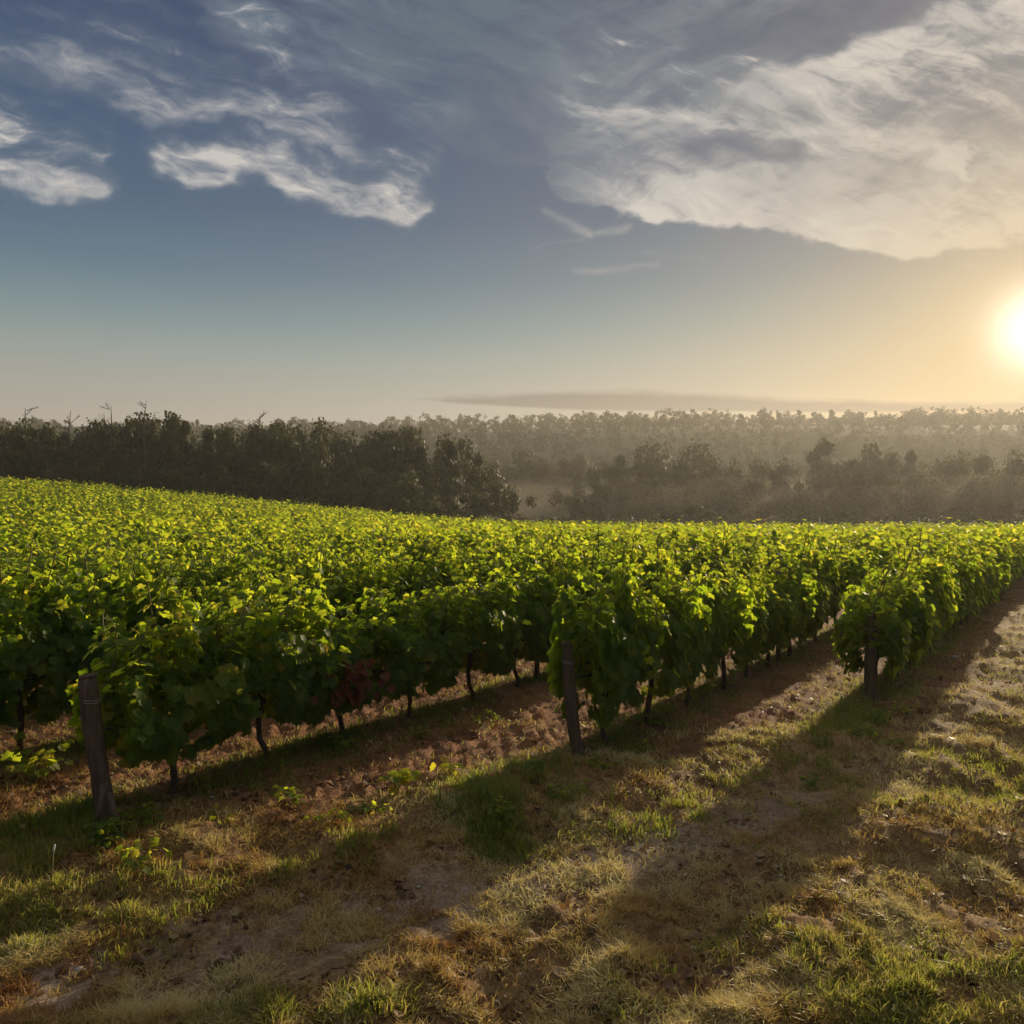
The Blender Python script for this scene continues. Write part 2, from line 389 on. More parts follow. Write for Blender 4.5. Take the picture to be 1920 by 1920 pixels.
# ------------------------------------------------------------------ ground sheet
th = np.concatenate([np.linspace(-180, -58, 50)[:-1], np.linspace(-58, 58, 560), np.linspace(58, 180, 50)[1:-1]])
thr = np.radians(th); nT = len(thr)
rr = [.25]
while rr[-1] < 1100: rr.append(rr[-1]*1.0115+.004)
rr = np.array(rr); nR = len(rr)
RR, TT = np.meshgrid(rr, thr, indexing='ij')
gx = RR*np.sin(TT); gy = RR*np.cos(TT)
gz = ground_z(gx, gy)
ins, und, trk_ = zones(gx, gy)
vt = np.stack([gx, gy, gz], -1).reshape(-1, 3)
vt = np.vstack([vt, [[0, 0, float(ground_z(0, 0))]]]); c0 = len(vt)-1
i, j = np.meshgrid(np.arange(nR-1), np.arange(nT), indexing='ij'); j2 = (j+1) % nT
q = np.stack([i*nT+j, i*nT+j2, (i+1)*nT+j2, (i+1)*nT+j], -1).reshape(-1, 4)[:, ::-1]
tri = np.stack([np.full(nT, c0), (np.arange(nT)+1) % nT, np.arange(nT)], -1)
fl = np.concatenate([q.ravel(), tri.ravel()]); ct = np.concatenate([np.full(len(q), 4), np.full(nT, 3)])
pad = lambda a: np.append(a.ravel(), 0)
gr = mesh_np('ground', vt, fl, ct, M['ground'], attrs={'inside': pad(ins), 'under': pad(und*.8), 'track': pad(trk_), 'far': pad(sst(93, 100, gy))}, smooth=True)
tag(gr, 'brown vineyard soil with a pale wheel track and grassy headland', kind='structure')

# ------------------------------------------------------------------ leaves
LEAF_HI = np.array([(0,.02,0),(.30,-.10,.02),(.52,.16,.05),(.40,.36,.03),(.50,.62,.02),(.22,.68,.04),(0,1.0,-.10),(-.22,.68,.04),(-.50,.62,.02),(-.40,.36,.03),(-.52,.16,.05),(-.30,-.10,.02),(0,.42,-.06)])
FACE_HI = [(12,i,(i+1)) for i in range(0, 11)]+[(12,11,0)]
LEAF_MD = np.array([(0,-.05,0),(.50,.12,.06),(.42,.62,.02),(0,1.0,-.10),(-.42,.62,.02),(-.50,.12,.06)])
FACE_MD = [(0,1,2,3),(0,3,4,5)]
LEAF_LO = np.array([(0,-.05,0),(.5,.4,.05),(0,1.0,-.05),(-.5,.4,.05)])
FACE_LO = [(0,1,2,3)]
def leaves(P, tip, nor, size, rnd, lod):
    T, FC = {'hi': (LEAF_HI, FACE_HI), 'md': (LEAF_MD, FACE_MD), 'lo': (LEAF_LO, FACE_LO)}[lod]
    tip = norm(tip); side = norm(np.cross(tip, nor)); nn = np.cross(side, tip)
    v = P[:, None, :]+size[:, None, None]*(T[None, :, 0:1]*side[:, None, :]+T[None, :, 1:2]*tip[:, None, :]+T[None, :, 2:3]*nn[:, None, :])
    k = len(T); n = len(P)
    base = (np.arange(n)*k)[:, None]
    fc = np.array([i for f in FC for i in f])[None, :]+base
    ct = np.tile([len(f) for f in FC], n)
    return v.reshape(-1, 3), fc.ravel(), ct, np.repeat(rnd, k)
def merge(parts):
    V_, F_, C_, A_ = [], [], [], []; off = 0
    for v, f, c_, a in parts:
        V_.append(v); F_.append(f+off); C_.append(c_); A_.append(a); off += len(v)
    return np.concatenate(V_), np.concatenate(F_), np.concatenate(C_), np.concatenate(A_)
def vine_leaf_points(seed, n_side, n_shoot, per, length=1.15):
    """positions, tips and normals of the leaves of one vine whose row runs along X"""
    g = np.random.default_rng(seed)
    P, T_, N_ = [], [], []
    # hanging curtain on both faces and through the middle
    x = g.uniform(-length/2, length/2, n_side*3); z = g.uniform(.34, 1.60, n_side*3); sgn = g.choice([-1, 1], n_side*3)
    dens = vnoise(x*3.6+seed*7, z*3.0, 3)*.72+vnoise(x*9+seed, z*9, 4)*.28
    low = .33+.30*vnoise(x*3.1+seed*3, x*0+.5, 6)
    keep = (dens > .41) & (z > low) & (z < 1.04+.36*vnoise(x*2.7+seed*5, x*0, 12)); x, z, sgn = x[keep][:n_side], z[keep][:n_side], sgn[keep][:n_side]
    wid = .11+.26*vnoise(x*3+seed, z*2.4, 8)+.07*np.sin((z-.4)*2.6)
    y = sgn*wid*np.sqrt(g.uniform(.25, 1.0, len(x)))
    P.append(np.stack([x, y, z], -1))
    o_ = np.stack([g.normal(0, .3, len(x)), sgn*1.0, g.normal(.4, .25, len(x))], -1)
    N_.append(o_); T_.append(np.stack([g.normal(0, .45, len(x)), sgn*.45, -1.0+g.normal(0, .35, len(x))], -1))
    for k in range(6):
        c0 = np.array([(k-2.5)/6*length+g.normal(0, .08), g.normal(0, .16), g.uniform(.98, 1.50)]); rx = g.uniform(.08, .16); rz = g.uniform(.22, .42)
        m_ = max(6, n_side//13); d_ = norm(g.normal(0, 1, (m_, 3))); rad = g.uniform(.7, 1.08, (m_, 1))
        P.append(c0+d_*rad*[rx, rx, rz]); N_.append(d_*1.0+[0, 0, .25]+g.normal(0, .22, (m_, 3))); T_.append(d_*.35+[0, 0, -1.0]+g.normal(0, .3, (m_, 3)))
    paths = []
    for k in range(n_shoot):
        x0 = g.uniform(-length/2, length/2); az = g.uniform(0, 2*math.pi); H = g.uniform(.50, 1.0) if k % 3 else g.uniform(.95, 1.36)
        lean = g.uniform(.08, .34); t = np.linspace(.25, 1, per)
        droop = g.uniform(.0, .55) if g.random() < .55 else 0
        px = x0+lean*math.cos(az)*t**1.6*1.0; py = lean*math.sin(az)*t**1.6; pz = .74+H*t-droop*t**3*.9
        pts = np.stack([px, py, pz], -1)
        if g.random() < .25: pts[:, 1] += np.sign(math.sin(az))*.18*t**2
        paths.append(pts)
        ph = g.uniform(0, 6.28)+np.arange(per)*2.4
        off = np.stack([np.cos(ph), np.sin(ph), g.normal(.1, .3, per)], -1)
        P.append(pts+off*g.uniform(.03, .09, per)[:, None]*1.15); 
        N_.append(off*.5+np.array([0, 0, .9])+g.normal(0, .35, (per, 3))); T_.append(off*1.0+np.array([0, 0, -.65])+g.normal(0, .25, (per, 3)))
    return np.concatenate(P), np.concatenate(T_), np.concatenate(N_), paths
def vine_mesh(seed, lod):
    g = np.random.default_rng(seed+100)
    if lod == 'hi': P, T_, N_, paths = vine_leaf_points(seed, 1100, 22, 22); sz = g.uniform(.05, .118, len(P))*(1-.35*np.clip(P[:, 2]-1.3, 0, 1)); 
    elif lod == 'md': P, T_, N_, paths = vine_leaf_points(seed, 430, 16, 13); sz = g.uniform(.10, .165, len(P))
    else: P, T_, N_, paths = vine_leaf_points(seed, 90, 8, 8); sz = g.uniform(.16, .26, len(P))
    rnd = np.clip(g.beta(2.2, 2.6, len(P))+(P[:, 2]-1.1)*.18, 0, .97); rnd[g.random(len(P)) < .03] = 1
    return leaves(P, T_, N_, sz, rnd, lod), paths
def vine_trunk(seed, paths):
    random.seed(seed); t = Tubes()
    w = lambda a: (random.random()-.5)*a
    x1, y1 = w(.10), w(.08)
    t.add([(w(.03), w(.03), -.12), (w(.05), w(.05), .04), (x1*.6+w(.08), y1+w(.05), .17), (x1+w(.10), y1*.6+w(.05), .33), (x1+w(.12), y1*.6, .48), (x1*.4, 0, .62), (0, 0, .74)],
          [.042, .034, .024+random.random()*.010, .020+random.random()*.010, .026, .032, .024], 8, True, .22)
    for s_ in (-1, 1):
        t.add([(0, 0, .70), (s_*.12, w(.03), .77), (s_*.33, w(.04), .76+w(.04)), (s_*.56, w(.04), .78)], [.02, .017, .014, .009], 6, True, .15)
    return t.build('trunk', M['vinebark'], None, True, False).data
def cane_mesh(paths, k):
    t = Tubes()
    for p_ in paths[:k]:
        t.add(np.vstack([[p_[0]*[1, .3, 1]-[0, 0, .12]], p_[::3], p_[-1:]]), [.006]*(len(p_[::3])+1)+[.002], 4, False)
    return t.build('cane', M['cane'], None, True, False).data
HI, MD = [], []
for sd_ in range(7):
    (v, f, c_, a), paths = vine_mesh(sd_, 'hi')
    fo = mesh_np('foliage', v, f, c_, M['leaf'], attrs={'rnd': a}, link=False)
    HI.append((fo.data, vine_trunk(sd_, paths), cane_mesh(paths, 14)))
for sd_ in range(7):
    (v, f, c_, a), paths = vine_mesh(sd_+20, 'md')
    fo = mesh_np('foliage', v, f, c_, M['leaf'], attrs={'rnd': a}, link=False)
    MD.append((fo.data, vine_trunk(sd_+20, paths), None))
ROWANG = math.atan2(D[1], D[0])
vines = []
for k, nn in enumerate(ROWN):
    s = ROW_S0[k]-(.66 if k == 0 else .38); g = np.random.default_rng(500+k)
    while True:
        s += 1.0+g.normal(0, .05)
        P = nn*N+s*D
        if P[1] > 92+2*math.sin(k) or s > 190: break
        if P[1] < 1.5: continue
        if P[0] < -.64*P[1]-3.5 or P[0] > .64*P[1]+5: continue
        vines.append((math.hypot(*P), k, int(round(s-ROW_S0[k])), P[0]+g.normal(0, .03), P[1], g.random()))
vines.sort()
def in_view(v): return abs(v[3]/v[4]) < .665 and v[4] > 3
ORD = 'zeroth first second third fourth fifth sixth seventh eighth ninth tenth eleventh twelfth'.split()
RN = ['short right-hand row beside the open grass', 'row behind the dark middle post', 'row behind the leaning left post']
REDV = (2, 3); red_done = False
ind = []; rest = []
for v in vines:
    (ind if (in_view(v) and len(ind) < 298 or (not in_view(v) and v[0] < 12)) else rest).append(v)
for dist, k, idx, x, y, r in ind:
    lod = HI if dist < 19 else MD
    q = lod[int(r*997) % 7]
    z = float(terrain(x, y))
    root = empty('grapevine', (x, y, z+.01), ROWANG+(math.pi if (int(r*7919) % 2) else 0)+(r-.5)*.1, (1.0, 1.0+.35*(r-.5), .88+.22*((r*31) % 1)))
    for part, me in zip(('foliage', 'trunk', 'cane'), q):
        if me is None: continue
        c_ = bpy.data.objects.new(part, me); COL.objects.link(c_); c_.parent = root
    if k < 3 and 1 <= idx <= 12:
        lab = f"leafy green grapevine, {ORD[idx]} plant along the {RN[k]}"
        if (k, idx) == REDV and not red_done: lab = f"grapevine with dark red leaves, {ORD[idx]} plant in the row behind the leaning left post"
    elif k < 3: lab = f"grapevine far down the {RN[k]}, merging with others"
    elif dist < 13: lab = 'broad grapevine close behind the row of the leaning left post, hiding its trunk'
    elif dist < 18: lab = 'grapevine in the rows beyond the leaning left post, its sunlit leafy top showing above others'
    else: lab = 'grapevine deep in the dense vineyard, only its backlit yellow-green leafy top showing'
    tag(root, lab, 'grapevine', 'grapevines planted in long parallel rows')
    if (k, idx) == REDV and not red_done:
        red_done = True; g = np.random.default_rng(3); n_ = 60
        Pn = np.stack([g.normal(.1, .16, n_), g.uniform(-.42, -.36, n_)*np.sign(math.cos(root.rotation_euler.z-ROWANG)), g.uniform(.62, 1.05, n_)], -1)
        sg = np.sign(Pn[:, 1:2]); vv, ff, cc_, aa = leaves(Pn, np.hstack([g.normal(0, .4, (n_, 1)), sg*.4, -1+g.normal(0, .3, (n_, 1))]), np.hstack([g.normal(0, .4, (n_, 1)), sg, g.normal(.4, .3, (n_, 1))]), g.uniform(.08, .125, n_), g.random(n_), 'hi')
        rf = mesh_np('foliage', vv, ff, cc_, M['redleaf'], root, {'rnd': aa}); rf['label'] = 'dark red autumn leaves'
# the rest of the vineyard reads as one mass
LO = [vine_mesh(s_+60, 'lo')[0] for s_ in range(10)]
LM = [vine_mesh(s_+80, 'lo')[0] for s_ in range(10)]
parts = []
for dist, k, idx, x, y, r in rest:
    v, f, c_, a = (LO if r < .5 else LM)[int(r*991) % 10]
    ang = ROWANG+(math.pi if r < .5 else 0); ca, sa = math.cos(ang), math.sin(ang)
    zs = .90+.20*((r*17) % 1)
    X = v[:, 0]*ca-v[:, 1]*sa+x; Y_ = v[:, 0]*sa+v[:, 1]*ca+y
    parts.append((np.stack([X, Y_, v[:, 2]*zs+float(terrain(x, y))], -1), f, c_, np.clip(a+(r-.5)*.25, 0, 1)))
v, f, c_, a = merge(parts)
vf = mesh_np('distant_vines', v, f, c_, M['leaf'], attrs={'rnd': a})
tag(vf, 'mass of far vine tops rising over the slope to the edge of the wood', 'vines', kind='stuff')
print('vines', len(ind), len(rest), 'verts', len(v))

# ------------------------------------------------------------------ posts
def post(name, base_px, top_px, rad, label, seed, brace=None, group='rough wooden end posts of the rows'):
    random.seed(seed)
    b = gpt(*base_px); Y = b[1]; zb = float(terrain(*b))
    top = pix(top_px[0], top_px[1], Y+.05)
    root = empty(name, (b[0], b[1], zb))
    h = top[2]-zb; ox = top[0]-b[0]
    t = Tubes(); m_ = 14; pts = []; rd = []
    for i in range(m_):
        u = i/(m_-1); pts.append((ox*u+.012*math.sin(5*u+seed), .05*u, -.15+(h+.15)*u)); rd.append(rad*(1.12-.18*u+.05*math.sin(9*u+seed)))
    t.add(pts, rd, 18, True, .09)
    t.build('shaft', M['post'], root)
    # chamfered end grain cap
    t = Tubes(); t.add([(ox*.985, .049, h-.012), (ox*1.0, .05, h+.006), (ox*1.01, .052, h+.018)], [rad*.99, rad*.93, rad*.70], 14, True, .06)
    t.build('top', M['post'], root)
    if brace:
        t = Tubes()
        for (x0, y0, z0, x1, y1, z1, r_) in brace: t.add([(x0, y0, z0), ((x0+x1)/2+.015, (y0+y1)/2, (z0+z1)/2), (x1, y1, z1)], [r_, r_*.9, r_*.75], 8, True, .12)
        t.build('brace', M['post'], root)
    t = Tubes()
    for zz in (h*.86, h*.845):
        pts = [(ox*zz/h+(rad*1.06)*math.cos(a_), .05*zz/h+(rad*1.06)*math.sin(a_), zz+.004*math.sin(2*a_)) for a_ in np.linspace(0, 2*math.pi, 15)]
        t.add(pts, [.0028]*15, 4, False)
    t.build('wire_loop', M['wire'], root)
    return tag(root, label, 'post', group)
post('wooden_post', (207, 1572), (165, 1268), .068, 'thick leaning wooden post with forked foot and pale worn top at left', 1, [(-.14,-.06,-.1, -.03,-.02,.42,.032), (.13,-.1,-.1, .02,-.05,.36,.028)])
post('wooden_post', (1088, 1442), (1062, 1206), .058, 'dark wooden post, slightly leaning, at the end of the middle row', 2, [(-.09,-.05,-.1, -.02,-.02,.33,.016)])
post('wooden_post', (1637, 1328), (1631, 1152), .072, 'dark upright wooden post wrapped in foliage at the right-hand row end', 3, [(-.16,-.05,-.1, -.03,-.02,.36,.03)])
# line posts standing among the vines and the wires between them
random.seed(5)
for k in range(3):
    for j_, s in enumerate((6.1, 12.2, 18.4, 24.6)):
        P = ROWN[k]*N+(ROW_S0[k]+s)*D
        zb = float(terrain(*P)); root = empty('trellis_post', (P[0], P[1], zb))
        t = Tubes(); t.add([(0, 0, -.1), (.01, 0, .5), (.0, .01, 1.1), (random.uniform(-.03, .03), 0, 1.52)], [.038, .036, .034, .032], 9, True, .06); t.build('shaft', M['post'], root)
        t = Tubes(); t.add([(-.035, 0, .76), (.04, .0, .77)], [.004, .004], 5); t.add([(-.035, 0, 1.3), (.04, .0, 1.31)], [.004, .004], 5); t.build('staple', M['wire'], root)
        tag(root, f"thin wooden trellis post, {ORD[j_+1]} inside the {RN[k]}", 'post', 'line posts among the vines')
for k in range(4):
    for z_, nm in ((.76, 'lower'), (1.22, 'upper')):
        t = Tubes(); pts = []
        for i in range(34):
            P = ROWN[k]*N+(ROW_S0[k]+i*1.2)*D
            pts.append((P[0], P[1], float(terrain(*P))+z_+(.03 if i % 5 else .04)))
        pts[0] = (pts[0][0], pts[0][1], float(z_)*.98)
        t.add(pts, [.0022]*34, 4, False)
        o_ = t.build('trellis_wire', M['wire'])
        tag(o_, f"{nm} thin steel wire through the {(RN+['row just beyond the one at the leaning post'])[k]}", 'wire', 'trellis wires')

# ------------------------------------------------------------------ grass, straw, fallen leaves
def blades(x, y, h, w, lean, rnd, g, curl=1.0):
    n = len(x); z = ground_z(x, y)-.004
    az = g.uniform(0, 2*math.pi, n); la = g.uniform(0, 2*math.pi, n)
    sx, sy = np.cos(az)*w/2, np.sin(az)*w/2
    lx, ly = np.cos(la)*lean*h, np.sin(la)*lean*h
    zz = np.zeros(n)
    hz = h*np.sqrt(np.clip(1-np.minimum(lean, .97)**2, .03, 1))
    v = np.stack([np.stack([x-sx, y-sy, z], -1), np.stack([x+sx, y+sy, z], -1),
                  np.stack([x+sx*.8+lx*.38, y+sy*.8+ly*.38, z+hz*.62], -1), np.stack([x-sx*.8+lx*.38, y-sy*.8+ly*.38, z+hz*.62], -1),
                  np.stack([x+lx*(1+.3*curl), y+ly*(1+.3*curl), z+hz*(1-.12*curl)], -1)], 1).reshape(-1, 3)
    b = (np.arange(n)*5)[:, None]
    f = (np.array([0, 1, 2, 3, 3, 2, 4])[None, :]+b).ravel(); c_ = np.tile([4, 3], n)
    return v, f, c_, np.repeat(rnd, 5)
def sample(n, g, y0=3.3, y1=26, xm=.70):
    """points spread evenly over the picture rather than the ground, up to y1"""
    u = g.random(n); inv = 1/y0-u*(1/y0-1/y1); y = 1/inv
    # density ~ 1/y^2 in depth and ~y in width: weight towards far by the square root
    x = g.uniform(-xm, xm, n)*y+g.normal(0, .1, n)
    return x, y
def patchy(x, y, s, f=1.4): return fbm(x*f, y*f, 4, s)
def lush(x, y):
    a = np.exp(-(((x-2.2)/1.3)**2+((y-4.1)/.62)**2))                # bottom right
    P1 = np.array([gpt(-300, 1800), gpt(100, 1710), gpt(600, 1625), gpt(900, 1570)])
    b = np.exp(-(dist_poly(x, y, P1)/.42)**2)
    c_ = np.exp(-(np.hypot((x-gpt(1170, 1555)[0])/.75, (y-gpt(1170, 1555)[1])/.5))**2)
    d_ = np.exp(-(dist_poly(x, y, np.array([gpt(1280, 1520), gpt(1480, 1450), gpt(1600, 1390)]))/.3)**2)
    e_ = np.exp(-(dist_poly(x, y, np.array([gpt(1760, 1500), gpt(1850, 1350), gpt(1990, 1240)]))/.6)**2)
    post_g = sum(np.exp(-(np.hypot(x-gpt(*q_)[0], y-gpt(*q_)[1])/.38)**2) for q_ in [(215,1600),(1095,1475),(1650,1370),(1560,1440)])
    f_ = np.exp(-(dist_poly(x, y, np.array([gpt(430, 1905), gpt(760, 1890)]))/.2)**2)
    return np.clip(.7*post_g+a+b+.9*c_+.8*d_+.8*e_+f_, 0, 1)
g = np.random.default_rng(42)
x, y = sample(560000, g)
ins, und, trk_ = zones(x, y); lu = lush(x, y); pt = patchy(x, y, 51, 1.7); fine = patchy(x, y, 61, 6.0)
pr = (1-ins*(1-lu))*(1-.93*trk_)*np.clip((pt-.52)*3.0+lu*.62+.02, 0, 1)*np.clip((fine-.42)*4.5, 0, 1)+1.0*und*np.clip((pt-.34)*4, 0, 1)*np.clip((fine-.32)*5, 0, 1)+.05*ins*np.clip((pt-.52)*6, 0, 1)
k_ = g.random(len(x)) < pr; x, y, lu, pt, und, fine = x[k_], y[k_], lu[k_], pt[k_], und[k_], fine[k_]
h = (.022+.050*g.random(len(x))**1.6)*(1+.75*lu)*(.6+.9*fine)*(1+1.6*und)
w = (.0035+.0035*g.random(len(x)))*(1+.07*y)
rnd = np.clip(g.beta(2, 2, len(x))*.8+.80*(1-patchy(x, y, 71, 1.6))-.04-.4*und-.16*lu+.05*sst(3, 7, y), 0, 1)
v, f, c_, a = blades(x, y, h, w, g.uniform(.1, .9, len(x)), rnd, g)
tag(mesh_np('green_grass', v, f, c_, M['grass'], attrs={'rnd': a}), 'short green and yellowing grass over the headland and under the vines', 'grass', kind='stuff')
print('grass', len(x))
x, y = sample(1150000, g)
ins, und, trk_ = zones(x, y); pt = patchy(x, y, 81, 2.1); fine = patchy(x, y, 85, 7.0)
pr = np.clip((fine-.36)*3.5, 0, 1)*((1-ins)*(1-.55*trk_)*np.clip((pt-.34)*3.5, .15, 1)+ins*.42*np.clip((pt-.38)*4, 0, 1))
k_ = g.random(len(x)) < pr; x, y = x[k_], y[k_]
h = .025+.085*g.random(len(x))**1.8; w = (.0028+.0035*g.random(len(x)))*(1+.08*y)
v, f, c_, a = blades(x, y, h, w, g.uniform(.50, .995, len(x)), np.clip(g.random(len(x))*.45+2.0*(patchy(x, y, 95, 2.2)-.5)+.34+.03*x, 0, 1), g, .8)
tag(mesh_np('dry_grass', v, f, c_, M['straw'], attrs={'rnd': a}), 'flattened straw-coloured dry grass lying over the ground', 'dry grass', kind='stuff')
x, y = sample(45000, g)
ins, und, trk_ = zones(x, y); pr = (.75*ins+.3*(1-ins))*np.clip((patchy(x, y, 91, 2.5)-.38)*3.5, 0, 1)
k_ = g.random(len(x)) < pr; x, y = x[k_], y[k_]; n_ = len(x)
P = np.stack([x, y, ground_z(x, y)+.008+.012*g.random(n_)], -1)
tp = np.stack([g.normal(0, 1, n_), g.normal(0, 1, n_), g.normal(0, .35, n_)], -1); no = np.stack([g.normal(0, .5, n_), g.normal(0, .5, n_), np.ones(n_)], -1)
v, f, c_, a = leaves(P, tp, no, (.018+.04*g.random(n_)**1.7)*(1+.03*y), g.random(n_), 'md')
tag(mesh_np('leaf_litter', v, f, c_, M['litter'], attrs={'rnd': a}), 'brown fallen leaves and clippings scattered over the soil', 'fallen leaves', kind='stuff')
# pebbles
x, y = sample(3000, g, 3.4, 14); ins, und, trk_ = zones(x, y); k_ = g.random(len(x)) < (.08+.5*trk_+.35*ins*(1-und)); x, y = x[k_], y[k_]; n_ = len(x)
OC = np.array([(1,0,0),(.5,.8,.1),(-.5,.85,0),(-1,.05,0),(-.45,-.8,.05),(.5,-.85,0),(.1,0,.75),(0,.1,-.6)])
OF = [(6,i,(i+1) % 6) for i in range(6)]+[(7,(i+1) % 6,i) for i in range(6)]
sz = .006+.020*g.random(n_)**3; th_ = g.uniform(0, 6.28, n_)
tv = OC[None]*(1+.25*g.normal(0, 1, (n_, 8, 1)))*sz[:, None, None]
X = tv[..., 0]*np.cos(th_)[:, None]-tv[..., 1]*np.sin(th_)[:, None]*.8; Y_ = tv[..., 0]*np.sin(th_)[:, None]+tv[..., 1]*np.cos(th_)[:, None]*.8
v = np.stack([X+x[:, None], Y_+y[:, None], tv[..., 2]*.7+(ground_z(x, y)+sz*.2)[:, None]], -1).reshape(-1, 3)
f = (np.array([i for q_ in OF for i in q_])[None]+(np.arange(n_)*8)[:, None]).ravel()
tag(mesh_np('pebbles', v, f, np.full(n_*12, 3), M['limestone'], smooth=True), 'small grey stones strewn along the track and the tilled soil', 'pebbles', kind='stuff')

# ------------------------------------------------------------------ small plants and odd things on the ground
def ground_at(px, py): b = gpt(px, py); return (b[0], b[1], float(ground_z(*b)))
def shoot_plant(px, py, hgt, spread, nleaf, size, label, seed, lo=.55, name='vine_shoot', cat='young vine', mat='leaf'):
    b = ground_at(px, py); root = empty(name, b); g = np.random.default_rng(seed); random.seed(seed)
    t = Tubes(); Ps = []; Ts = []; Ns = []
    ns = max(3, nleaf//9)
    for k in range(ns):
        az = g.uniform(0, 6.28); L_ = g.uniform(.6, 1)*spread; m_ = 7
        u = np.linspace(0, 1, m_); pts = np.stack([np.cos(az)*L_*u**1.2, np.sin(az)*L_*u**1.2*.8, hgt*g.uniform(.6, 1)*np.sin(u*1.9)], -1)
        t.add(pts, list(np.linspace(.005, .002, m_)), 5, False)
        for i in range(nleaf//ns):
            uu = g.uniform(.25, 1); c_ = np.array([np.interp(uu, u, pts[:, j]) for j in range(3)])
            o_ = norm(g.normal(0, 1, 3)*[1, 1, .4]); Ps.append(c_+o_*.04); Ts.append(o_+[0, 0, -.3]); Ns.append(o_*.4+[0, -.2, 1])
    t.build('stem', M['cane'], root)
    n_ = len(Ps); v, f, c_, a = leaves(np.array(Ps), np.array(Ts), np.array(Ns), g.uniform(.7, 1.2, n_)*size, g.uniform(lo, 1, n_), 'hi')
    mesh_np('foliage', v, f, c_, M[mat], root, {'rnd': a})
    return tag(root, label, cat)
shoot_plant(745, 1492, .20, .22, 34, .085, 'low vine shoot with glowing yellow-green leaves in the grass between the left and middle posts', 11)
shoot_plant(850, 1475, .18, .22, 26, .07, 'yellowing low vine shoot just right of the brighter one in the grass', 12, .8)
shoot_plant(60, 1478, .34, .40, 60, .085, 'bright green low vine shoot at the left edge beyond the leaning post', 13, .5)
shoot_plant(1210, 1330, .34, .28, 40, .085, 'drooping sunlit yellow vine shoot low beside the dark middle post', 14, .75)
shoot_plant(1300, 1330, .22, .30, 40, .075, 'dark leafy weed bush under the row right of the middle post', 15, 0, 'weed', 'weed')
shoot_plant(620, 1560, .12, .2, 24, .05, 'small weed with round leaves below the left row', 16, .3, 'weed', 'weed')
shoot_plant(410, 1552, .10, .12, 16, .05, 'tiny bright green weed right of the leaning post', 17, .5, 'weed', 'weed')
shoot_plant(1640, 1365, .16, .22, 46, .05, 'dark weed tuft at the foot of the right-hand post', 18, .1, 'weed', 'weed')
shoot_plant(230, 1600, .16, .25, 50, .05, 'dark weed tuft at the foot of the leaning left post', 19, .1, 'weed', 'weed')
shoot_plant(1730, 1340, .09, .2, 26, .045, 'reddish low weed right of the right-hand post', 20, .2, 'weed', 'weed', 'redleaf')
WX = [(1185,1420),(1240,1375),(1325,1318),(1130,1462),(1420,1262),(1700,1345),(1665,1395),(1600,1400),(290,1560),(380,1500),(520,1465),(640,1420),(790,1395),(900,1370),(165,1610),(250,1640),(1010,1500),(1060,1520),(950,1560),(1530,1470),(690,1530),(560,1520)]
for i_, (px, py) in enumerate(WX):
    shoot_plant(px, py, random.uniform(.08, .22), random.uniform(.12, .26), random.choice([27, 36, 45]), random.uniform(.035, .06), 'dark leafy weed growing in the shade along the foot of the vine rows', 40+i_, random.uniform(0, .3), 'weed', 'weed')['group'] = 'weeds along the foot of the rows'
# one tall grass blade
b = ground_at(1147, 1522); t = Tubes(); t.add([(0, 0, 0), (.003, 0, .08), (0, 0, .16), (-.006, 0, .215)], [.006, .010, .008, .001], 5, False)
bl = t.build('grass_blade', M['grass']); bl.data.attributes.new('rnd', 'FLOAT', 'POINT').data.foreach_set('value', [.35]*len(bl.data.vertices))
bl.location = b; tag(bl, 'single tall bright green grass blade standing up on the grassy mound', 'grass blade')
# pale stick at lower left
b = ground_at(97, 1668); t = Tubes(); t.add([(0, 0, -.02), (.004, 0, .12), (.012, 0, .24)], [.004, .004, .003], 6)
root = empty('marker_stake', b); t.build('rod', M['cane'], root)
t = Tubes(); t.add([(.010, 0, .225), (.014, 0, .25), (.022, 0, .275)], [.005, .007, .004], 6); t.build('tip', M['stake'], root)
tag(root, 'thin little stake with a pale tip standing in the grass at lower left', 'stake')
def stone(px, py, s, label, mat, seed):
    b = ground_at(px, py); g = np.random.default_rng(seed)
    nu, nv = 10, 7; vs = []; fs = []
    for i in range(nv):
        ph = math.pi*(i+.5)/nv
        for j in range(nu):
            a_ = 2*math.pi*j/nu; r_ = 1+.18*g.normal()
            vs.append((s*r_*math.sin(ph)*math.cos(a_), s*.75*r_*math.sin(ph)*math.sin(a_), s*.55*math.cos(ph)*(1+.1*g.normal())))
    for i in range(nv-1):
        for j in range(nu): fs.append((i*nu+j, (i+1)*nu+j, (i+1)*nu+(j+1) % nu, i*nu+(j+1) % nu))
    fs.append(tuple(range(nu))); fs.append(tuple((nv-1)*nu+j for j in reversed(range(nu))))
    o_ = mesh_np('stone', np.array(vs), [i for q_ in fs for i in q_], [len(q_) for q_ in fs], M[mat], smooth=True)
    o_.location = (b[0], b[1], b[2]+s*.35); tag(o_, label, 'stone')
stone(42, 1585, .045, 'ochre rounded stone on the soil at the left edge', 'stone', 1)
stone(868, 1345, .035, 'pale flat stone on the soil between the left and middle rows', 'limestone', 2)
stone(565, 1682, .022, 'small white stone in the yellow grass below the left row', 'limestone', 3)
stone(150, 1810, .03, 'grey stone on the pale track at lower left', 'limestone', 4)
stone(1790, 1242, .05, 'pale stone beside the right-hand row at the edge of the grass', 'limestone', 5)
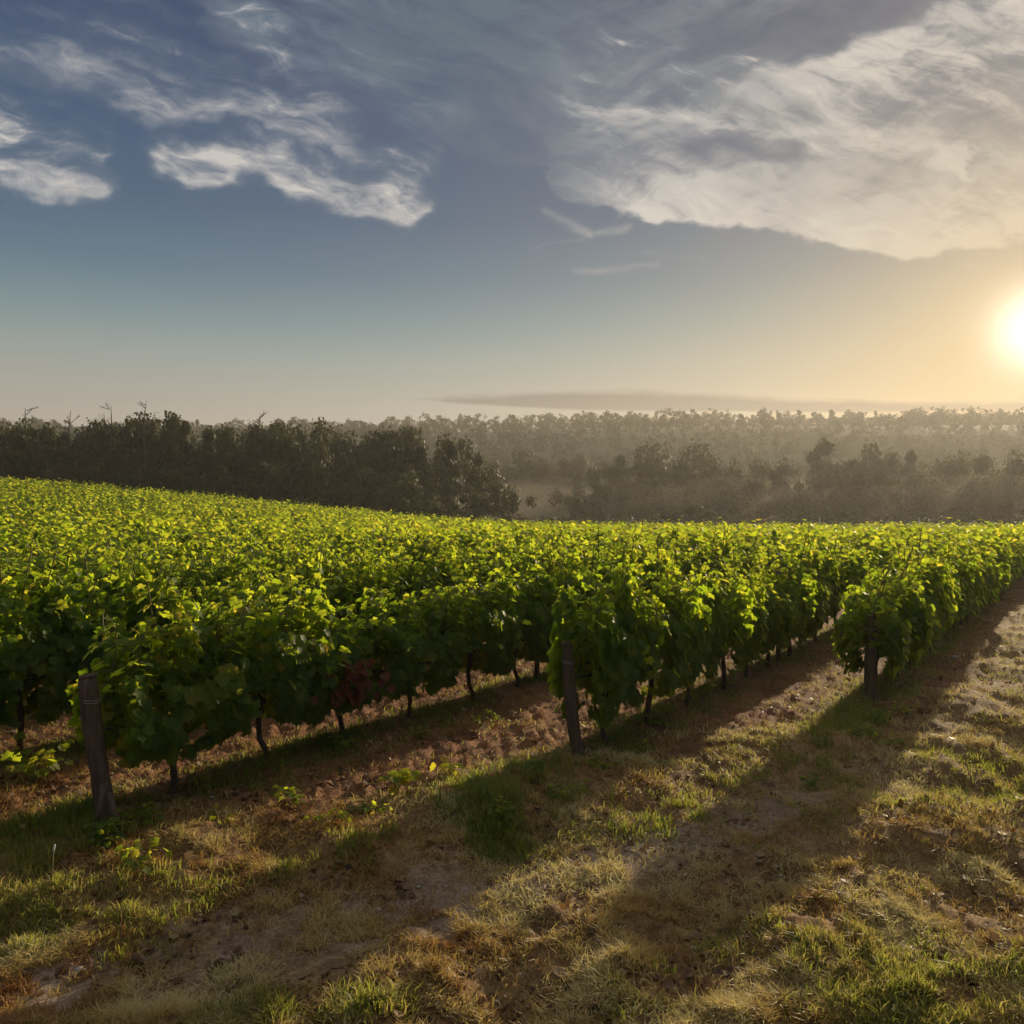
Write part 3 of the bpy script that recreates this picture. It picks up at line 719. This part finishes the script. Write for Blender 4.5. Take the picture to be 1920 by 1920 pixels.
# two white stakes at the far edge
for px, lab in ((1537, 'tiny pale stake above the far vine tops, left one of two'), (1723, 'tiny pale stake above the far vine tops, right one of two')):
    P = pix(px, 975, 88); zb = float(terrain(P[0], P[1])); t = Tubes()
    root = empty('field_stake', (P[0], P[1], zb)); t.add([(0, 0, 0), (0, 0, P[2]-zb+.05)], [.07, .055], 6); t.build('shaft', M['stake'], root)
    t = Tubes(); t.add([(0, 0, P[2]-zb+.05), (0, 0, P[2]-zb+.35)], [.06, .01], 6); t.build('tip', M['stake'], root)
    tag(root, lab, 'stake', 'pale stakes in the far vines')

# ------------------------------------------------------------------ trees
def crown_pts(seed, n, kind):
    g = np.random.default_rng(seed); P = []; Nn = []
    nl = 16 if kind != 'tall' else 13
    lobes = []
    for i in range(nl):
        if kind == 'broad': c_ = np.array([g.normal(0, .24), g.normal(0, .24), g.uniform(.34, .84)]); r = g.uniform(.11, .22)
        elif kind == 'tall': zc = g.uniform(.28, .90); c_ = np.array([g.normal(0, .16*(1.2-zc)), g.normal(0, .16*(1.2-zc)), zc]); r = g.uniform(.08, .17)*(1.25-zc*.6)
        elif kind == 'ragged': c_ = np.array([g.normal(0, .30), g.normal(0, .30), g.uniform(.25, .88)]); r = g.uniform(.07, .17)
        else: c_ = np.array([g.normal(0, .34), g.normal(0, .34), g.uniform(.12, .62)]); r = g.uniform(.12, .25)
        lobes.append((c_, r))
    per = n//nl
    for c_, r in lobes:
        d_ = norm(g.normal(0, 1, (per, 3))); rad = r*g.uniform(.45, 1.04, (per, 1))
        P.append(c_+d_*rad*[1, 1, .8]); Nn.append(d_+g.normal(0, .5, (per, 3))+[0, 0, .3])
    return np.concatenate(P), np.concatenate(Nn), lobes
def tree_meshes(seed, n, kind, size=.036, mat='tree', lod='md'):
    P, Nn, lobes = crown_pts(seed, n, kind); g = np.random.default_rng(seed+9)
    T_ = np.cross(Nn, g.normal(0, 1, P.shape)); 
    clump = np.array([vnoise(P[:, 0]*6+seed, P[:, 2]*6, 2)])[0]
    rnd = np.clip(.15+.6*clump+g.normal(0, .14, len(P)), 0, 1)
    sz = g.uniform(.7, 1.5, len(P))*size
    v, f, c_, a = leaves(P, T_, Nn, sz, rnd, lod)
    cr = mesh_np('crown', v, f, c_, M[mat], attrs={'rnd': a}, link=False).data
    random.seed(seed); t = Tubes()
    t.add([(0, 0, -.06), (.005, 0, .15), (random.uniform(-.02, .02), 0, .4), (random.uniform(-.03, .03), .01, .74)], [.026, .021, .015, .005], 8, True, .08)
    for c2, r in lobes[:9]: t.add([(0, 0, min(.5, c2[2]*.6)), tuple(c2*[.5, .5, .85]), tuple(c2)], [.011, .007, .002], 5, False)
    tk = t.build('trunk', M['treebark'], None, True, False).data
    return cr, tk, (v, f, c_, a)
KINDS = ['broad', 'tall', 'ragged', 'broad', 'bush', 'ragged', 'broad', 'tall']
TREES = [tree_meshes(300+i, 3200, k, .030) for i, k in enumerate(KINDS)]
BUSH = [i for i, k in enumerate(KINDS) if k == 'bush']
def put_tree(i, px, Y, top_py, label, group, hmax=None, squash=1.0, name='tree'):
    x = (px-960)/F*Y; zb = float(terrain(x, Y)); zt = HC-(top_py-960)/F*Y
    h = max(2.0, (zt-zb)/.97)
    if hmax: h = min(h, hmax)
    root = empty(name, (x, Y, zb), random.uniform(0, 6.28), (h*squash, h*squash, h))
    for nm, me in zip(('crown', 'trunk'), TREES[i][:2]):
        o_ = bpy.data.objects.new(nm, me); COL.objects.link(o_); o_.parent = root
    return tag(root, label, 'tree', group)
LT = [(-140,800),(-60,786),(0,792),(60,792),(115,797),(165,783),(215,795),(260,790),(300,775),(342,786),(400,796),(450,800),(500,800),(545,792),(580,785),(625,803),(680,803),(720,803),(755,797),(800,806),(845,832),(900,842),(940,866)]
prof = lambda L_, x: float(np.interp(x, [a_ for a_, _ in L_], [b_ for _, b_ in L_]))
random.seed(21)
ki = [0, 2, 3, 6, 5, 0, 3, 2, 6, 1, 7]
for i_, (px, py) in enumerate(LT):
    put_tree(ki[i_ % len(ki)], px, 128+random.uniform(-7, 9), py+random.uniform(-3, 3), 'dark broadleaf tree in the front of the wood behind the left slope', 'trees at the front of the left wood', squash=.62)
for px in range(-120, 860, 38):
    x_ = px+random.uniform(-14, 14); put_tree(ki[random.randrange(11)], x_, 146+random.uniform(-5, 14), prof(LT, x_)+random.uniform(-2, 14), 'tree standing deeper in the left wood, its top between nearer crowns', 'trees deeper in the left wood', squash=.62)
for px in range(-120, 990, 42):
    x_ = px+random.uniform(-14, 14); put_tree([4, 5, 4, 2][random.randrange(4)], x_, 112+random.uniform(-3, 6), prof([(-150, 850), (0, 850), (500, 868), (900, 905), (990, 940)], x_)+random.uniform(-14, 10), 'dark bushy tree at the wood\'s edge low behind the left slope', 'bushy trees at the wood edge', squash=.85)
RT = [(1075,925),(1105,900),(1140,868),(1165,845),(1215,850),(1250,828),(1300,852),(1340,826),(1395,862),(1450,858),(1530,842),(1570,860),(1622,812),(1660,850),(1710,838),(1770,846),(1820,858),(1880,848),(1940,850),(2010,845)]
for i_, (px, py) in enumerate(RT):
    put_tree(ki[(i_*3+1) % len(ki)], px, 200+random.uniform(-12, 14), py, 'hazy tree in the misty right-hand wood below the ridge', 'trees of the misty right-hand wood', squash=.7)
for px in range(940, 1130, 22):
    put_tree(ki[random.randrange(11)], px+random.uniform(-8, 8), 262+random.uniform(-20, 20), prof([(940, 838), (1000, 852), (1060, 862), (1130, 850)], px)+random.uniform(-10, 12), 'misty tree in the hollow between the left wood and the right wood', 'trees of the misty hollow', squash=.8)
for px in range(1090, 2030, 52):
    x_ = px+random.uniform(-16, 16); put_tree(ki[random.randrange(11)], x_, 168+random.uniform(-10, 10), prof([(1090, 935), (1200, 905), (1500, 890), (1700, 885), (2030, 885)], x_)+random.uniform(-16, 14), 'hazy lower tree in front of the misty right-hand wood', 'lower trees of the right-hand wood', squash=.85)
for px in range(980, 2060, 40):
    x_ = px+random.uniform(-12, 12); put_tree([4, 4, 5][random.randrange(3)], x_, 128+random.uniform(-6, 10), 950+random.uniform(-12, 8), 'low dark bush along the far edge of the vineyard', 'bushes along the far edge of the vineyard', squash=1.3, name='bush')
rt = put_tree(2, 1026, 596, 773, 'lone feathery tree standing above the ridge skyline near the middle', None, squash=.55)
# pale bush at the field edge
cr, tk, _ = tree_meshes(390, 700, 'bush', .05, 'paletree')
P = pix(920, 950, 99); zb = float(terrain(P[0], P[1])); hb = P[2]-zb; root = empty('bush', (P[0], P[1], zb), 0, (hb*.9, hb*.9, hb))
for nm, me in (('crown', cr), ('trunk', tk)):
    o_ = bpy.data.objects.new(nm, me); COL.objects.link(o_); o_.parent = root
tag(root, 'pale silvery bush at the far edge of the field near the middle', 'bush')
# bare dead trees above the left wood
def snag(px, top, Y, seed, label):
    x = (px-960)/F*Y; zb = float(terrain(x, Y)); h = HC-(top-960)/F*Y-zb; random.seed(seed)
    root = empty('dead_tree', (x, Y, zb)); t = Tubes()
    t.add([(0, 0, -.5), (.1, 0, h*.5), (random.uniform(-.4, .4), 0, h*.8), (random.uniform(-.3, .3), 0, h)], [.28, .2, .12, .03], 7, True, .08); t.build('trunk', M['treebark'], root)
    t = Tubes()
    def grow(p0, d_, L_, r, lvl):
        p1 = p0+d_*L_*.5+np.array([random.uniform(-.1, .1), random.uniform(-.1, .1), .05])*L_; p2 = p0+d_*L_
        t.add([p0, p1, p2], [r, r*.7, r*.3], 4, False)
        if lvl < 3:
            for _ in range(3):
                q_ = p0+(p2-p0)*random.uniform(.35, 1); nd = norm(d_+np.array([random.uniform(-.8, .8), random.uniform(-.8, .8), random.uniform(-.1, .7)])); grow(q_, nd, L_*.55, r*.5, lvl+1)
    for i_ in range(9):
        z_ = h*random.uniform(.62, .97); a_ = random.uniform(0, 6.28)
        grow(np.array([0., 0, z_]), norm(np.array([math.cos(a_), math.sin(a_)*.6, random.uniform(.3, 1.1)])), random.uniform(.9, 2.2)*(1.25-z_/h+.4), .07, 1)
    t.build('branches', M['treebark'], root)
    tag(root, label, 'tree', 'bare dead trees rising from the left wood')
snag(272, 752, 126, 1, 'tallest bare dead tree rising above the left wood')
snag(205, 760, 127, 2, 'bare dead tree with spreading twigs left of the tallest one')
snag(132, 770, 127, 3, 'thin bare dead tree above the left wood, between two darker crowns')
snag(50, 764, 129, 4, 'faint bare dead tree nearest the left edge of the picture')
snag(485, 780, 127, 5, 'short bare dead trunk above the middle of the left wood')
# the wooded ridge: one mass
SM = [tree_meshes(420+i, 330, k, .07, 'tree', 'lo')[2] for i, k in enumerate(['broad', 'tall', 'ragged', 'broad', 'broad', 'ragged'])]
g = np.random.default_rng(77); parts = []
RG = [(300,800),(600,798),(880,801),(950,798),(1020,795),(1100,794),(1180,784),(1300,787),(1500,781),(1700,777),(1920,773),(2200,770)]
def far_tree(x, y, h, i, r, wf=.8):
    v, f, c_, a = SM[i]; ca, sa = math.cos(r*6.28), math.sin(r*6.28)
    parts.append((np.stack([(v[:, 0]*ca-v[:, 1]*sa)*h*wf+x, (v[:, 0]*sa+v[:, 1]*ca)*h*wf+y, v[:, 2]*h+float(terrain(x, y))-.5], -1), f, c_, a))
for Y0, stp, hh in [(215, 9, 9), (240, 9, 9), (265, 9, 10), (290, 9, 10), (320, 10, 10), (350, 10, 11), (385, 10, 11), (420, 11, 11), (460, 11, 12), (500, 11, 12), (545, 11, 12), (590, 12, 12)]:
    for x in np.arange(-.85*Y0-60, .85*Y0+60, stp*.6):
        far_tree(x+g.normal(0, 2), Y0+g.normal(0, 6), hh*g.uniform(.7, 1.25), int(g.integers(6)), g.random())
# crest, matched to the skyline
for px in np.arange(-300, 2200, 6.5):
    Y = 605+g.normal(0, 5); x = (px-960)/F*Y; zt = HC-(prof(RG, px)+g.normal(0, 2.0)+3*(fbm(px/90., 0*px, 3, 44)-.5)*4-960)/F*Y; zb = float(terrain(x, Y))
    h = zt-zb
    if h > 3: far_tree(x, Y, h/.97, int(g.integers(6)), g.random(), min(.8, 11/h))
v, f, c_, a = merge(parts)
tag(mesh_np('woodland', v, f, c_, M['tree'], attrs={'rnd': a}), 'hazy wooded ridge closing the view behind the valley', 'wood', kind='stuff')
print('ridge verts', len(v))

# ------------------------------------------------------------------ haze
m, o = new_mat('haze_air'); pv = E.nt.nodes.new('ShaderNodeVolumePrincipled'); pv.inputs['Color'].default_value = (.92, .90, .86, 1)
pv.inputs['Density'].default_value = .00031; pv.inputs['Anisotropy'].default_value = .45
m.node_tree.links.new(pv.outputs[0], o.inputs['Volume'])
x0, x1, y0, y1, z0, z1 = -5300, 5300, -5300, 5300, -8.0, 96.0
x0, x1, y0, y1 = -1200, 1200, -1200, 1200
vb = np.array([(x, y, z) for x in (x0, x1) for y in (y0, y1) for z in (z0, z1)], float)
fb = [0,1,3,2, 4,6,7,5, 0,4,5,1, 2,3,7,6, 0,2,6,4, 1,5,7,3]
hz = mesh_np('haze', vb, fb, [4]*6, m)
tag(hz, 'thin golden morning haze filling the air over the vineyard and valley', 'haze', kind='stuff')

m, o = new_mat('mist_air'); pv = E.nt.nodes.new('ShaderNodeVolumePrincipled'); pv.inputs['Color'].default_value = (.97, .86, .70, 1)
pv.inputs['Density'].default_value = .0017; pv.inputs['Anisotropy'].default_value = .35
m.node_tree.links.new(pv.outputs[0], o.inputs['Volume'])
vs = []; fs = []
nu, nv = 96, 24
for i in range(nv):
    ph = math.pi*(i+.5)/nv
    for j in range(nu):
        a_ = 2*math.pi*j/nu; b_ = 1+.35*(float(fbm(3+2.2*math.cos(a_)+ph, 5+2.2*math.sin(a_), 4, 7))-.5)
        zz = 8.5*math.cos(ph)*(1+.9*(float(fbm(6+5*math.sin(ph)*math.cos(a_), 9+5*math.sin(ph)*math.sin(a_), 3, 8))-.5))
        vs.append((150+235*b_*math.sin(ph)*math.cos(a_), 196+62*b_*math.sin(ph)*math.sin(a_), 3+zz))
for i in range(nv-1):
    for j in range(nu): fs.append((i*nu+j, (i+1)*nu+j, (i+1)*nu+(j+1) % nu, i*nu+(j+1) % nu))
fs.append(tuple(range(nu))); fs.append(tuple((nv-1)*nu+j for j in reversed(range(nu))))
ms = mesh_np('mist', np.array(vs), [i for q_ in fs for i in q_], [len(q_) for q_ in fs], m, smooth=True)
tag(ms, 'bank of pale morning mist lying low among the valley trees', 'mist', kind='stuff')
